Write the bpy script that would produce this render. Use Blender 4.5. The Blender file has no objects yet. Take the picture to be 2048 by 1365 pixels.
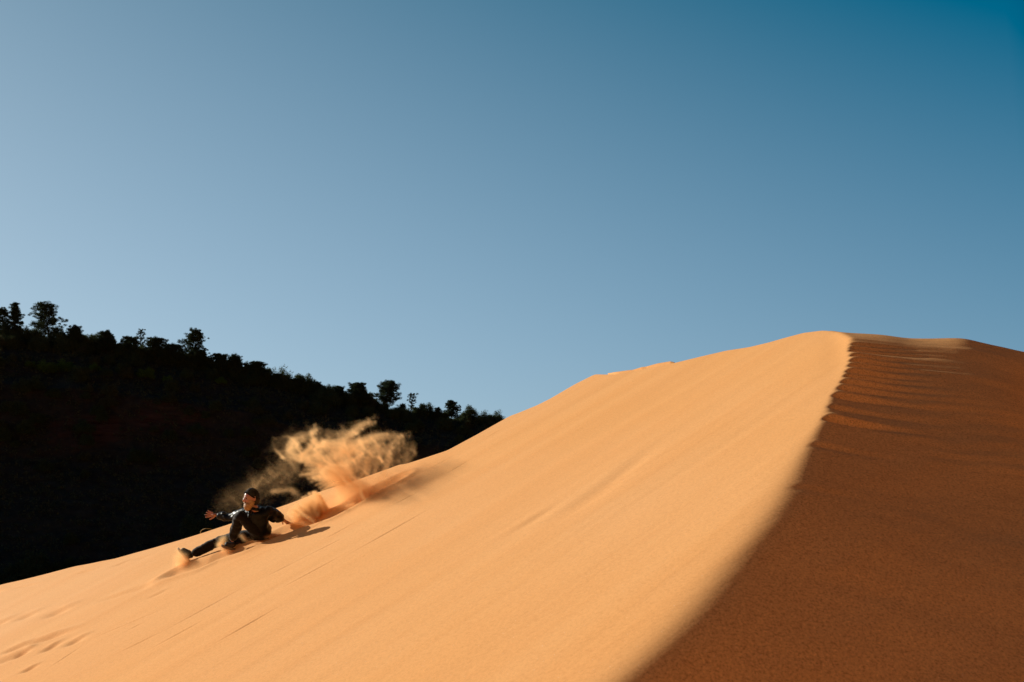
import bpy, bmesh, math, random
import numpy as np
from mathutils import Vector, Matrix, Quaternion

sc = bpy.context.scene
C = sc.collection
R = math.radians

# ------------------------------------------------------------------ camera
PITCH = R(9.36); FPX = 2048 * 35 / 36
cam = bpy.data.objects.new("camera", bpy.data.cameras.new("camera")); C.objects.link(cam); sc.camera = cam
cam.data.lens = 35; cam.data.sensor_width = 36
cam.data.clip_start = 0.05; cam.data.clip_end = 20000
cam.location = (0, 0, 0)                       # the world's zero is the photographer's eye
cam.rotation_euler = (R(90) + PITCH, 0, 0)
cam.data.dof.use_dof = True; cam.data.dof.focus_distance = 13.6; cam.data.dof.aperture_fstop = 2.8

# ------------------------------------------------------------------ light
SUN_AZ, SUN_EL = -62.0, 21.0
EXPO = 0.5
SUN = Vector((math.sin(R(SUN_AZ)) * math.cos(R(SUN_EL)), math.cos(R(SUN_AZ)) * math.cos(R(SUN_EL)), math.sin(R(SUN_EL))))
sl = bpy.data.lights.new("sun", 'SUN'); sl.energy = 4.4; sl.angle = R(0.5); sl.color = (1.0, 0.95, 0.82)
so = bpy.data.objects.new("sun", sl); C.objects.link(so); so.rotation_euler = SUN.to_track_quat('Z', 'Y').to_euler()

world = bpy.data.worlds.new("World"); sc.world = world; world.use_nodes = True
wn = world.node_tree; bgn = wn.nodes['Background']
sky = wn.nodes.new("ShaderNodeTexSky"); sky.sky_type = 'NISHITA'; sky.sun_disc = False
sky.sun_elevation = R(SUN_EL); sky.sun_rotation = R(SUN_AZ)
# the physical sky at low strength plus a clear polarised gradient: pale towards the sun and
# the horizon, deep blue overhead; unseen sky away from the sun darkened to cut fill (all of it a function of direction only)
SKYS = 0.015
tcw = wn.nodes.new("ShaderNodeTexCoord")
def wmath(op, a, b=None):
    n = wn.nodes.new("ShaderNodeVectorMath"); n.operation = op
    for i, s in enumerate((a, b)):
        if s is None: continue
        if isinstance(s, tuple): n.inputs[i].default_value = s
        else: wn.links.new(s, n.inputs[i])
    return n
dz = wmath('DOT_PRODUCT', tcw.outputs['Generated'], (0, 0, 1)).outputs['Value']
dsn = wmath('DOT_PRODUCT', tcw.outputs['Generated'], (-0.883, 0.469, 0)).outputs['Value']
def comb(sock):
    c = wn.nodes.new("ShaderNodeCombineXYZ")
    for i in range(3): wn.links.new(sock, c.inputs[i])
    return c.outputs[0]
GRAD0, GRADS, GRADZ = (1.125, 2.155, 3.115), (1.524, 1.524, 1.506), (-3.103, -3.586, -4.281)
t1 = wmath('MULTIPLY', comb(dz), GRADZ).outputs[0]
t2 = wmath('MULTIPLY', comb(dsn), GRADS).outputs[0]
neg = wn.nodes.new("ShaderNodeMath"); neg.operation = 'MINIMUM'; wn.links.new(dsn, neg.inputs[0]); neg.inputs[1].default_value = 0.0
t2b = wmath('MULTIPLY', comb(neg.outputs[0]), (4.0, 5.0, 6.5)).outputs[0]  # extra darkening outside the view, added to weaken blue fill on the shaded face
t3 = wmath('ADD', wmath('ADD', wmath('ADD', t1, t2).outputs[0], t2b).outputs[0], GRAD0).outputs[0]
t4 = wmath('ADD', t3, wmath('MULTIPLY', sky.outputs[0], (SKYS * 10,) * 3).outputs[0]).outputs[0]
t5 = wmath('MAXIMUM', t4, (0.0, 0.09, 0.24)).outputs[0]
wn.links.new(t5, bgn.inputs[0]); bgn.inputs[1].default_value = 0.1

sc.view_settings.view_transform = 'Standard'; sc.view_settings.look = 'None'
sc.view_settings.exposure = EXPO; sc.view_settings.gamma = 1.0
sc.cycles.max_bounces = 8; sc.cycles.diffuse_bounces = 4; sc.cycles.transmission_bounces = 6
sc.cycles.transparent_max_bounces = 16; sc.cycles.volume_bounces = 4

# ------------------------------------------------------------------ helpers
cp, sp_ = math.cos(PITCH), math.sin(PITCH)
def uv(px, py):
    """pixel of the 2048 x 1365 photograph -> (x/y, z/y) of the ray through it"""
    px = np.asarray(px, float); py = np.asarray(py, float)
    xc = (px - 1024) / FPX; yc = (682.5 - py) / FPX
    dy = cp - yc * sp_
    return xc / dy, (sp_ + yc * cp) / dy
def at(px, py, y):
    u, v = uv(px, py); return Vector((float(u) * y, y, float(v) * y))

def tag(o, label=None, cat=None, group=None, kind=None):
    if label: o['label'] = label
    if cat: o['category'] = cat
    if group: o['group'] = group
    if kind: o['kind'] = kind
    return o
def empty(name, loc, label, cat, group=None):
    o = bpy.data.objects.new(name, None); C.objects.link(o); o.location = loc; o.empty_display_size = 0.2
    return tag(o, label, cat, group)
def mesh_np(name, v, f, mat, parent=None, smooth=True, local=None):
    """v (n,3) array, f (m,3) or (m,4) array"""
    v = np.asarray(v, np.float32); f = np.asarray(f, np.int32)
    if local is not None: v = v - np.array(local, np.float32)
    me = bpy.data.meshes.new(name); k = f.shape[1]
    me.vertices.add(len(v)); me.vertices.foreach_set('co', v.ravel())
    me.loops.add(f.size); me.loops.foreach_set('vertex_index', f.ravel())
    me.polygons.add(len(f)); me.polygons.foreach_set('loop_start', np.arange(0, f.size, k, dtype=np.int32))
    me.polygons.foreach_set('loop_total', np.full(len(f), k, np.int32))
    me.update(calc_edges=True)
    me.polygons.foreach_set('use_smooth', np.full(len(f), smooth, bool))
    me.materials.append(mat)
    o = bpy.data.objects.new(name, me); C.objects.link(o)
    if parent is not None: o.parent = parent
    return o

# value noise
def _hash(ix, iy, seed):
    n = (ix.astype(np.int64) * 374761393 + iy.astype(np.int64) * 668265263 + seed * 974634777) & 0xffffffff
    n = ((n ^ (n >> 13)) * 1274126177) & 0xffffffff
    n = n ^ (n >> 16)
    return (n & 0xffffff) / float(0xffffff)
def vnoise(x, y, seed=0):
    x = np.asarray(x, float); y = np.asarray(y, float)
    ix = np.floor(x); iy = np.floor(y); fx = x - ix; fy = y - iy
    fx = fx * fx * fx * (fx * (fx * 6 - 15) + 10); fy = fy * fy * fy * (fy * (fy * 6 - 15) + 10)
    a = _hash(ix, iy, seed); b = _hash(ix + 1, iy, seed); c = _hash(ix, iy + 1, seed); d = _hash(ix + 1, iy + 1, seed)
    return (a + (b - a) * fx) * (1 - fy) + (c + (d - c) * fx) * fy
def fbm(x, y, seed=0, octs=4):
    s = 0; a = 1; t = 0
    for i in range(octs):
        s = s + a * vnoise(x * 2 ** i + 17.3 * i, y * 2 ** i + 5.1 * i, seed + i); t += a; a *= 0.5
    return s / t - 0.5
def sstep(a, b, x):
    t = np.clip((x - a) / (b - a), 0, 1); return t * t * (3 - 2 * t)

# ------------------------------------------------------------------ materials
class NT:
    def __init__(s, name):
        s.m = bpy.data.materials.new(name); s.m.use_nodes = True; s.t = s.m.node_tree
        s.b = s.t.nodes['Principled BSDF']; s.out = s.t.nodes['Material Output']
    def n(s, kind, **kw):
        x = s.t.nodes.new(kind)
        for k, v in kw.items():
            if k in x.inputs.keys(): x.inputs[k].default_value = v
            else: setattr(x, k, v)
        return x
    def l(s, a, b): s.t.links.new(a, b)
    def coords(s): return s.n('ShaderNodeTexCoord').outputs['Object']
    def noise(s, scale, detail=3, rough=0.5, vec=None):
        x = s.n('ShaderNodeTexNoise'); x.inputs['Scale'].default_value = scale
        x.inputs['Detail'].default_value = detail; x.inputs['Roughness'].default_value = rough
        s.l(vec if vec is not None else s.coords(), x.inputs['Vector']); return x.outputs['Fac']
    def ramp(s, fac, stops):
        x = s.n('ShaderNodeValToRGB'); e = x.color_ramp.elements
        while len(e) < len(stops): e.new(0.5)
        for i, (p, c) in enumerate(stops):
            e[i].position = p; e[i].color = (*c, 1) if len(c) == 3 else c
        s.l(fac, x.inputs[0]); return x.outputs[0]
    def math(s, op, a, b=None, c=None, clamp=False):
        x = s.n('ShaderNodeMath'); x.operation = op; x.use_clamp = clamp
        for i, q in enumerate((a, b, c)):
            if q is None: continue
            if isinstance(q, (int, float)): x.inputs[i].default_value = q
            else: s.l(q, x.inputs[i])
        return x.outputs[0]
    def mix(s, fac, a, b, mode='MIX'):
        x = s.n('ShaderNodeMix'); x.data_type = 'RGBA'; x.blend_type = mode
        for i, q in ((0, fac), (6, a), (7, b)):
            if isinstance(q, (int, float)): x.inputs[i].default_value = q
            elif isinstance(q, tuple): x.inputs[i].default_value = (*q, 1)
            else: s.l(q, x.inputs[i])
        return x.outputs[2]
    def bump(s, h, strength, dist, prev=None):
        x = s.n('ShaderNodeBump'); x.inputs['Strength'].default_value = strength; x.inputs['Distance'].default_value = dist
        s.l(h, x.inputs['Height'])
        if prev is not None: s.l(prev, x.inputs['Normal'])
        return x.outputs[0]

SAND_A = (0.74, 0.338, 0.102); SAND_B = (0.77, 0.395, 0.165)
def sand_material(name='sand'):
    q = NT(name); co = q.coords()
    # streak coordinates: long axis along the fall line of the lit face
    mp = q.n('ShaderNodeMapping'); mp.vector_type = 'POINT'
    q.l(co, mp.inputs[0]); mp.inputs['Rotation'].default_value = (0, 0, -math.atan2(0.28, 0.4))
    mp2 = q.n('ShaderNodeMapping'); q.l(mp.outputs[0], mp2.inputs[0]); mp2.inputs['Scale'].default_value = (0.12, 1.6, 0.12)
    streak = q.noise(1.0, 6, 0.55, mp2.outputs[0])
    mp3 = q.n('ShaderNodeMapping'); q.l(mp.outputs[0], mp3.inputs[0]); mp3.inputs['Scale'].default_value = (0.35, 9.0, 0.35)
    streak2 = q.noise(1.0, 5, 0.6, mp3.outputs[0])
    big = q.noise(0.16, 3, 0.5, co)
    grain = q.noise(160.0, 2, 0.7, co); grain2 = q.noise(38.0, 3, 0.65, co)
    base = q.mix(q.math('MULTIPLY_ADD', big, 1.6, -0.3, clamp=True), SAND_A, SAND_B)
    # slightly darker heavy-mineral streaks
    dk = q.math('MULTIPLY', q.math('MULTIPLY_ADD', streak, 4.0, -1.7, clamp=True), 0.30)
    base = q.mix(dk, base, (0.70, 0.29, 0.08))
    mo = q.ramp(grain2, [(0.32, (0.92, 0.90, 0.88)), (0.5, (1, 1, 1)), (0.70, (1.05, 1.06, 1.06))])
    base = q.mix(1.0, base, mo, 'MULTIPLY')
    # coarser, speckled lag grains lie on the windward side only
    gn = q.n('ShaderNodeNewGeometry'); sn = q.n('ShaderNodeSeparateXYZ'); q.l(gn.outputs['True Normal'], sn.inputs[0])
    wind = q.math('MULTIPLY_ADD', sn.outputs[0], 4.0, 0.6, clamp=True)
    lag = q.noise(55.0, 3, 0.7, co)
    lg = q.ramp(lag, [(0.30, (0.62, 0.55, 0.50)), (0.48, (1, 1, 1)), (0.62, (1.12, 1.16, 1.16)), (0.72, (1.35, 1.45, 1.4))])
    base = q.mix(wind, base, q.mix(1.0, base, lg, 'MULTIPLY'))
    g = q.ramp(grain, [(0.30, (0.88, 0.88, 0.88)), (0.5, (1, 1, 1)), (0.72, (1.08, 1.08, 1.08))])
    base = q.mix(1.0, base, g, 'MULTIPLY')
    # rare pale quartz grains
    vo = q.n('ShaderNodeTexVoronoi'); q.l(co, vo.inputs['Vector']); vo.inputs['Scale'].default_value = 22.0
    spark = q.math('LESS_THAN', vo.outputs['Distance'], 0.055)
    base = q.mix(q.math('MULTIPLY', spark, 0.5), base, (0.92, 0.80, 0.66))
    q.l(base, q.b.inputs['Base Color']); q.b.inputs['Roughness'].default_value = 0.95
    q.b.inputs['Specular IOR Level'].default_value = 0.15
    b1 = q.bump(streak, 0.22, 0.05)
    b2 = q.bump(streak2, 0.12, 0.012, b1)
    b3 = q.bump(grain2, 0.2, 0.004, b2)
    b4 = q.bump(grain, 0.25, 0.0015, b3)
    q.l(b4, q.b.inputs['Normal'])
    return q.m
M_SAND = sand_material()

def simple(name, stops, scale=8, rough=0.85, bump=0.3, dist=0.01, spec=0.3, detail=4):
    q = NT(name); co = q.coords(); n = q.noise(scale, detail, 0.55, co)
    q.l(q.ramp(n, stops), q.b.inputs['Base Color']); q.b.inputs['Roughness'].default_value = rough
    q.b.inputs['Specular IOR Level'].default_value = spec
    if bump: q.l(q.bump(n, bump, dist), q.b.inputs['Normal'])
    return q
def leaf_material(name, a, b, trans=0.25):
    q = NT(name); geo = q.n('ShaderNodeNewGeometry')
    oi = q.n('ShaderNodeObjectInfo')
    r = q.math('FRACT', q.math('ADD', geo.outputs['Random Per Island'], oi.outputs['Random']))
    col = q.ramp(r, [(0.0, a), (1.0, b)])
    d = q.n('ShaderNodeBsdfDiffuse'); t = q.n('ShaderNodeBsdfTranslucent'); m = q.n('ShaderNodeMixShader')
    q.l(col, d.inputs[0]); q.l(col, t.inputs[0]); m.inputs[0].default_value = trans
    q.l(d.outputs[0], m.inputs[1]); q.l(t.outputs[0], m.inputs[2]); q.l(m.outputs[0], q.out.inputs[0])
    return q.m
M_BARK = simple('bark', [(0.3, (0.035, 0.024, 0.017)), (0.7, (0.075, 0.05, 0.035))], 6, bump=0.8, dist=0.03).m
M_PINE = leaf_material('pine_needles', (0.03, 0.045, 0.027), (0.07, 0.09, 0.05), 0.2)
M_JUNI = leaf_material('juniper_foliage', (0.045, 0.062, 0.030), (0.11, 0.13, 0.060), 0.25)
M_GREEN = leaf_material('sunlit_green_foliage', (0.08, 0.12, 0.02), (0.20, 0.26, 0.05), 0.5)  # brighter green stands in for sunlight on the bushes
M_BRUSH = leaf_material('brush_foliage', (0.05, 0.055, 0.03), (0.13, 0.13, 0.07), 0.25)

# hillside: dark soil with broken red rock on the steep bands
def hill_material():
    q = NT('hill_soil_and_rock'); co = q.coords()
    geo = q.n('ShaderNodeNewGeometry'); sx = q.n('ShaderNodeSeparateXYZ'); q.l(geo.outputs['Normal'], sx.inputs[0])
    n1 = q.noise(0.05, 5, 0.6, co); n2 = q.noise(0.5, 6, 0.65, co)
    soil = q.ramp(n2, [(0.3, (0.030, 0.025, 0.018)), (0.7, (0.075, 0.060, 0.042))])
    mp = q.n('ShaderNodeMapping'); q.l(co, mp.inputs[0]); mp.inputs['Scale'].default_value = (0.25, 0.25, 1.6)
    strata = q.noise(1.0, 6, 0.6, mp.outputs[0])
    rock = q.ramp(strata, [(0.30, (0.05, 0.017, 0.010)), (0.5, (0.085, 0.040, 0.028)), (0.7, (0.13, 0.068, 0.048))])
    steep = q.math('MULTIPLY_ADD', sx.outputs[2], -7.0, 5.0, clamp=True)
    patch = q.math('MULTIPLY_ADD', n1, 9.0, -4.6, clamp=True)
    f = q.math('MULTIPLY', steep, patch)
    q.l(q.mix(f, soil, rock), q.b.inputs['Base Color']); q.b.inputs['Roughness'].default_value = 0.95
    q.b.inputs['Specular IOR Level'].default_value = 0.1
    q.l(q.bump(n2, 0.9, 0.5, q.bump(strata, 0.7, 0.8)), q.b.inputs['Normal'])
    return q.m
M_HILL = hill_material()

# ------------------------------------------------------------------ the dune
LA, LB, LC = 0.40, 0.28, -2.93
def Lp(x, y): return LA * x + LB * y + LC
CREST_PX = [(1240,1378),(1267,1358),(1307,1321),(1360,1275),(1408,1227),(1449,1166),(1489,1120),(1529,1067),(1574,1013),
 (1596,960),(1612,915),(1626,883),(1640,858),(1653,830),(1657,808),(1668,785),(1680,769),(1686,757),(1694,740),
 (1698,728),(1702,719),(1700,710),(1698,700),(1700,691),(1702,681),(1693,674),(1680,666)]
_cu, _cv = uv(*zip(*CREST_PX)); _cy = -LC / (LA * _cu + LB - _cv); _cx = _cu * _cy
_y0 = _cy[0]; _x0 = _cx[0]; _cyr = _cy
_sl = (_cx[4] - _cx[0]) / (_cy[4] - _cy[0])
_cy = np.concatenate([[-2, 2.0, 4.2], _cy, [_cy[-1] + 0.6, 20, 60]])
_cx = np.concatenate([[_x0 - _sl * (_y0 - 2.0) - 1.0, _x0 - _sl * (_y0 - 2.0), _x0 - _sl * (_y0 - 4.2)], _cx, [_cx[-1] - 0.02, 3.0, 2.0]])
_ct = np.arange(-2, 60, 0.02); _cr = np.interp(_ct, _cy, _cx)
_ck = np.exp(-0.5 * (np.arange(-40, 41) / 14.0) ** 2); _ck /= _ck.sum()
_cs = np.convolve(np.pad(_cr, 40, mode='edge'), _ck, 'valid'); _cm = np.clip((_ct - 8.6) / 1.2, 0, 1)
_cr = _cs * (1 - _cm) + _cr * _cm - 0.11 * np.clip((9.4 - _ct) / 2.4, 0, 1)
def crest(y): return np.interp(y, _ct, _cr)

RIP_PX = [(855,168,.6),(845,190,1),(840,208,1.3),(850,240,1),(858,269,1.2),(845,300,1),(838,335,1.25),(815,367,1.1),(800,405,1.15),(785,440,.9),
          (755,490,1.1),(705,575,.6),(698,640,1.4),(640,800,.3),(555,1050,.12)]
RIPS = []
for _a, _b, _s in RIP_PX:
    _u, _v = uv(1450 + _a / 3.413, 640 + _b / 3.413); RIPS.append((float(-LC / (LA * _u + LB - _v)), _s))

# silhouette of the dune against hill and sky, photo pixels
SIL = [(-700,1290),(-300,1235),(0,1171),(45,1161),(90,1150),(154,1133),(231,1118),(308,1096),(400,1068),(472,1044),(545,1018.6),(580,1007),(646,982),
 (717,960),(782,937),(798,931),(811,929.5),(856,915),(895,901.6),(954,870),(1020,833),(1036,827),(1074,811),(1100,798),(1150,769),(1190,749),
 (1209,750),(1233,750.5),(1263,745),(1300,737),(1351,727),(1384,719),(1453,702),(1500,694.5),(1537,686),(1575,675),(1606,666.5),(1644,661.5),
 (1660,662.5),(1676,665),(1714,667),(1772,669),(1800,673),(1816,676),(1866,676.6),(1890,676),(1925,674.6),(1940,677),(1977,687),(2048,703),(2200,735),(2700,820)]
_su, _sv = uv(*zip(*SIL))
SEC = [(1215,748.5),(1230,746),(1255,742.6),(1266,741.5),(1284,736),(1292,735.2),(1303,732),(1316,728.6),(1341,724.6),(1352,727.5)]
_eu, _ev = uv(*zip(*SEC))

# shallow wind scoops and footmarks: centre line in photo pixels, width (m), depth (m)
DENTS = [((-30,1256),(18,1243),.09,.040),((30,1240),(75,1228),.09,.032),((88,1233),(138,1220),.11,.038),((0,1308),(55,1290),.07,.035),
 ((48,1291),(148,1262),.07,.045),((28,1313),(58,1304),.07,.05),((-20,1330),(50,1308),.10,.035),((78,1306),(125,1286),.08,.035),
 ((128,1292),(170,1277),.08,.035),((40,1347),(78,1332),.05,.030),((-30,1190),(6,1184),.06,.04),((25,1180),(80,1169),.04,.02),
 ((150,1150),(200,1138),.04,.02),((220,1136),(262,1122),.045,.02),((262,1122),(300,1113),.04,.015),((192,1204),(260,1187),.07,.018),
 ((240,1190),(330,1164),.10,.016),((290,1200),(340,1180),.06,.012),((1090,1058),(1260,948),.15,.010),((1010,1078),(1130,1005),.08,.008),((1180,1000),(1320,890),.12,.008)] + [(a_, b_, .016, .009) for a_, b_ in (((524,1159),(610,1116)),((600,1121),(700,1071)),((617,1063),(700,1018)),((690,1022),(778,973)),((770,1020),(855,976)),((93,1341),(171,1290)),((171,1285),(337,1216)),((234,1309),(330,1262)),((320,1268),(500,1170)),((251,1265),(293,1245)),((940,894),(1020,851)),((852,943),(917,907)),((893,949),(938,923)),((640,1085),(720,1042)),((480,1130),(540,1102)),((300,1300),(420,1235)),((700,1110),(860,1020)),((430,1290),(560,1215)),((560,1180),(690,1110)))]
DP = []
for a, b, w, d in DENTS:
    pts = []
    for p in (a, b):
        u, v = uv(*p); y = -LC / (LA * u + LB - v); pts.append((float(u * y), float(y)))
    (x0, y0), (x1, y1) = pts
    DP.append(((x0 + x1) / 2, (y0 + y1) / 2, math.hypot(x1 - x0, y1 - y0) / 2, math.atan2(y1 - y0, x1 - x0), w, d))
# the furrow the sliding person has cut, uphill of him
TRK = []
for p in [(352,1146),(410,1128),(455,1108),(505,1092),(560,1068),(610,1050),(665,1031),(700,1012),(745,984),(790,962)]:
    u, v = uv(*p); y = -LC / (LA * u + LB - v); TRK.append((float(u * y), float(y)))

def dune_height(x, y, detail=True):
    xc = crest(y); d = x - xc
    w = 0.018 + 0.085 * (1 - sstep(6.5, 9.8, y))
    # ripples break the edge of the crest
    rip = 0
    for yi, s in RIPS:
        near = 1 + 0.5 * (1 - sstep(6.5, 9, yi))
        q = (y - 0.10 * np.clip(d, 0, 2) - yi) / (0.050 * near)
        env = np.exp(-(np.clip(d - 0.05, 0, 9) / (0.50 * near)) ** 1.6) * sstep(-0.04, 0.10, d)
        rip = rip + s * env * (0.45 * np.exp(-q * q) - 1.35 * np.exp(-(q + 1.3) ** 2 / 0.8)) * 0.036 * near
    sp = w * np.logaddexp(0, d / w)                      # softplus
    far = np.clip(sp - 1.0, 0, 50)
    z = Lp(x, y) - 0.70 * sp + 0.140 * (0.35 * np.logaddexp(0, (sp - 0.80) / 0.35))
    if not detail: return z
    z = z + rip
    right = sstep(0.15, 0.9, d)
    # faint cross ripples over the whole windward face
    ph = y - 0.16 * d + 0.45 * fbm(x * 0.5, y * 0.9, 5, 4)
    z = z + right * (0.0030 - 0.0020 * sstep(9.5, 11, y)) * np.sin(ph * 2 * math.pi / 0.19) * sstep(0.35, 0.8, vnoise(x * 0.7, y * 2.1, 9)) * (0.25 + 0.75 * sstep(7.5, 9.5, y)) 
    z = z + right * (0.07 * fbm(x * 0.5, y * 1.1, 12, 4) + 0.008 * fbm(x * 2.0, y * 5.0, 15, 4))
    left = 1 - sstep(-0.4, 0.0, d)
    ca, sa = 0.8192, 0.5735
    s_ = x * ca + y * sa; n_ = -x * sa + y * ca
    z = z + left * (0.035 * fbm(s_ * 0.10, n_ * 0.45, 21, 3) + 0.004 * fbm(s_ * 0.25, n_ * 3.5, 31, 3))
    for cx, cy, hl, an, wd, dep in DP:
        dx = x - cx; dy = y - cy
        a = (dx * math.cos(an) + dy * math.sin(an)) / (hl * 0.75); b = (-dx * math.sin(an) + dy * math.cos(an)) / wd
        z = z - dep * np.exp(-a * a - b * b) + 0.5 * dep * np.exp(-a * a - (b - 1.6) ** 2)
    # furrow
    best = np.full(np.shape(x), 9.0)
    for (x0, y0), (x1, y1) in zip(TRK[:-1], TRK[1:]):
        ex, ey = x1 - x0, y1 - y0; L2 = ex * ex + ey * ey
        t = np.clip(((x - x0) * ex + (y - y0) * ey) / L2, 0, 1)
        best = np.minimum(best, np.hypot(x - x0 - t * ex, y - y0 - t * ey))
    m = (best < 1.2)
    nb = np.where(m, best, 9)
    z = z - 0.045 * np.exp(-(nb / 0.12) ** 2) + 0.024 * np.exp(-((nb - 0.26) / 0.09) ** 2)
    return z

def full_height(x, y):
    z = dune_height(x, y)
    g = -1.62 - 0.16 * np.clip(y, 0, 99) - 0.10 * np.abs(x)
    k = 0.12
    return z, g

def build_dune():
    th = np.concatenate([np.radians(np.linspace(-80, -28.5, 90, endpoint=False)),
                         np.radians(np.linspace(-28.5, 28.5, 1300)), np.radians(np.linspace(28.5, 80, 70)[1:])])
    u = np.tan(th)
    # where each column reaches its silhouette elevation
    vs = np.interp(u, _su, _sv)
    ys_grid = 1 / np.linspace(1 / 4.0, 1 / 32.0, 900)
    X = u[:, None] * ys_grid[None, :]; Y = np.broadcast_to(ys_grid[None, :], X.shape)
    V = (dune_height(X, Y, False)) / Y
    ys = np.empty(len(u))
    for i in range(len(u)):
        k = np.nonzero(V[i] >= vs[i])[0]
        ys[i] = ys_grid[k[0]] if len(k) else np.nan
        if len(k) and k[0] > 0:
            j = k[0]; f = (vs[i] - V[i, j - 1]) / max(V[i, j] - V[i, j - 1], 1e-9)
            ys[i] = 1 / (1 / ys_grid[j - 1] + f * (1 / ys_grid[j] - 1 / ys_grid[j - 1]))
    bad = np.isnan(ys)
    if bad.any(): ys[bad] = np.interp(u[bad], u[~bad], ys[~bad])
    # one smooth silhouette line over the dune top
    k5 = np.exp(-0.5 * (np.arange(-8, 9) / 2.5) ** 2); k5 /= k5.sum()
    ys = np.convolve(np.pad(ys, 8, mode='edge'), k5, 'valid')
    yj = float(np.interp(0.3235, u, ys))
    ys = np.where(u > 0.3235, np.interp(u, [0.3235, .345, .36, .45, .53, 1.5], [yj, 12.35, 12.25, 12.1, 12.0, 12.0]), ys)
    lift = np.where(u > 0.3235, vs * ys - dune_height(u * ys, ys, False), 0)
    k9 = np.exp(-0.5 * (np.arange(-40, 41) / 9.0) ** 2); k9 /= k9.sum()
    lift0 = np.convolve(np.pad(lift, 40, mode='edge'), k9, 'valid')
    lift0 = np.where(u > 0.47, np.interp(0.47, u, lift0) - (u - .47) * 0.6, lift0)
    kb = np.exp(-0.5 * (np.arange(-150, 151) / 42.0) ** 2); kb /= kb.sum()
    lift = np.convolve(np.pad(lift0, 150, mode='edge'), kb, 'valid')
    wl = sstep(0.335, 0.37, u); lift = lift0 * (1 - wl) + lift * wl; liftn = lift0 - lift
    print('yj', yj, 'lift', [(p, round(float(np.interp(uv(p, 680)[0], u, lift)), 3)) for p in range(1640, 2048, 30)])
    inside = np.abs(u) < 0.53
    print('sil y range', ys[inside].min(), ys[inside].max(), 'bad', int((bad & inside).sum()))
    print('ys at px', [(p, round(float(np.interp(uv(p, 800)[0], u, ys)), 2)) for p in (0, 500, 1020, 1400, 1640, 1700, 1800, 1900, 2040)])
    # rows: fractions in 1/y from near to the silhouette, then metres beyond it
    fr = np.linspace(0, 1, 900)
    y_near = 4.6
    near_rows = np.array([0.4, 0.9, 1.5, 2.2, 3.0, 3.6, 4.1])
    beyond = np.concatenate([np.linspace(0, 3.0, 70)[1:], np.linspace(3, 12, 24)[1:], [14, 17, 21, 26, 32, 40]])
    yb = 1 / (1 / y_near + (1 / ys[:, None] - 1 / y_near) * fr[None, :])
    Y1 = np.broadcast_to(near_rows[None, :], (len(u), len(near_rows)))
    Y3 = ys[:, None] + beyond[None, :]
    Y = np.concatenate([Y1, yb, Y3], 1); X = u[:, None] * Y
    Z = dune_height(X, Y) + lift[:, None] * np.clip((Y - (ys[:, None] - 4.0)) / 4.0, 0, 1) ** 1.8 + liftn[:, None] * np.clip((Y - (ys[:, None] - 1.2)) / 1.2, 0, 1) ** 1.3
    # roll over behind the silhouette
    D = np.clip(Y - ys[:, None], 0, None)
    n1 = len(near_rows) + len(fr) - 1
    zs = Z[:, n1][:, None]; slope0 = vs[:, None]
    roll = np.where(D < 1.2, -D * D / 2.0 * 0.75, -0.54 - 0.9 * (D - 1.2))
    base = zs + slope0 * D + roll
    rough = 0.25 * fbm(X * 0.3, Y * 0.3, 44, 3) * sstep(0.5, 4, D)
    Zb = base + rough
    # the second little crest showing behind the lit edge
    ve = np.interp(u, _eu, _ev, left=-9, right=-9)[:, None]
    has = (ve > -5) & (ve > vs[:, None])
    ridge_y = ys[:, None] + 0.9
    want = ve * ridge_y
    bump = np.exp(-np.abs((Y - ridge_y) / 0.20) ** 2.2)
    Zb = np.where(has & (D > 0.02), np.maximum(Zb, Zb + (want - (zs + slope0 * 0.9 - 0.30)) * bump), Zb)
    Z = np.where(D > 0, Zb, Z)
    # near the photographer's feet the slope flattens into the trodden ground
    G = -1.62 - 0.10 * np.clip(Y, 0, 99) - 0.10 * np.abs(X)
    Gk = 0.10
    nearm = 1 - sstep(3.0, 5.6, Y)
    Z = np.where(nearm > 0, Z + nearm * (np.maximum(Z, G) - Z), Z)
    Z = np.maximum(Z, -14.2)
    nu, ny = X.shape
    idx = np.arange(nu * ny).reshape(nu, ny)
    f = np.stack([idx[:-1, :-1], idx[1:, :-1], idx[1:, 1:], idx[:-1, 1:]], -1).reshape(-1, 4)
    v = np.stack([X, Y, Z], -1).reshape(-1, 3)
    o = mesh_np('dune', v, f, M_SAND); tag(o, kind='structure')
    return u, ys
U_, YS_ = build_dune()

def surf_y(px, py):
    """depth at which the ray through a photo pixel meets the dune"""
    u, v = uv(px, py); yy = np.linspace(4.5, 24, 4000); h = dune_height(float(u) * yy, yy) - float(v) * yy
    k = np.nonzero(h >= 0)[0]
    return float(yy[k[0]]) if len(k) else float(-LC / (LA * u + LB - v))
def surf(px, py): return at(px, py, surf_y(px, py))
def ground_z(x, y): return float(dune_height(np.array([x]), np.array([y]))[0])

# valley floor and everything to the horizon
gx = np.linspace(-1, 1, 61); gx = np.sign(gx) * (np.abs(gx) ** 3) * 5000
GX, GY = np.meshgrid(gx, gx, indexing='ij')
GZ = -14.0 + 3.0 * fbm(GX * 0.004, GY * 0.004, 3, 3) * sstep(60, 400, np.hypot(GX, GY))
idx = np.arange(61 * 61).reshape(61, 61)
gf = np.stack([idx[:-1, :-1], idx[1:, :-1], idx[1:, 1:], idx[:-1, 1:]], -1).reshape(-1, 4)
tag(mesh_np('ground', np.stack([GX, GY, GZ], -1).reshape(-1, 3), gf, M_SAND), kind='structure')
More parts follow.
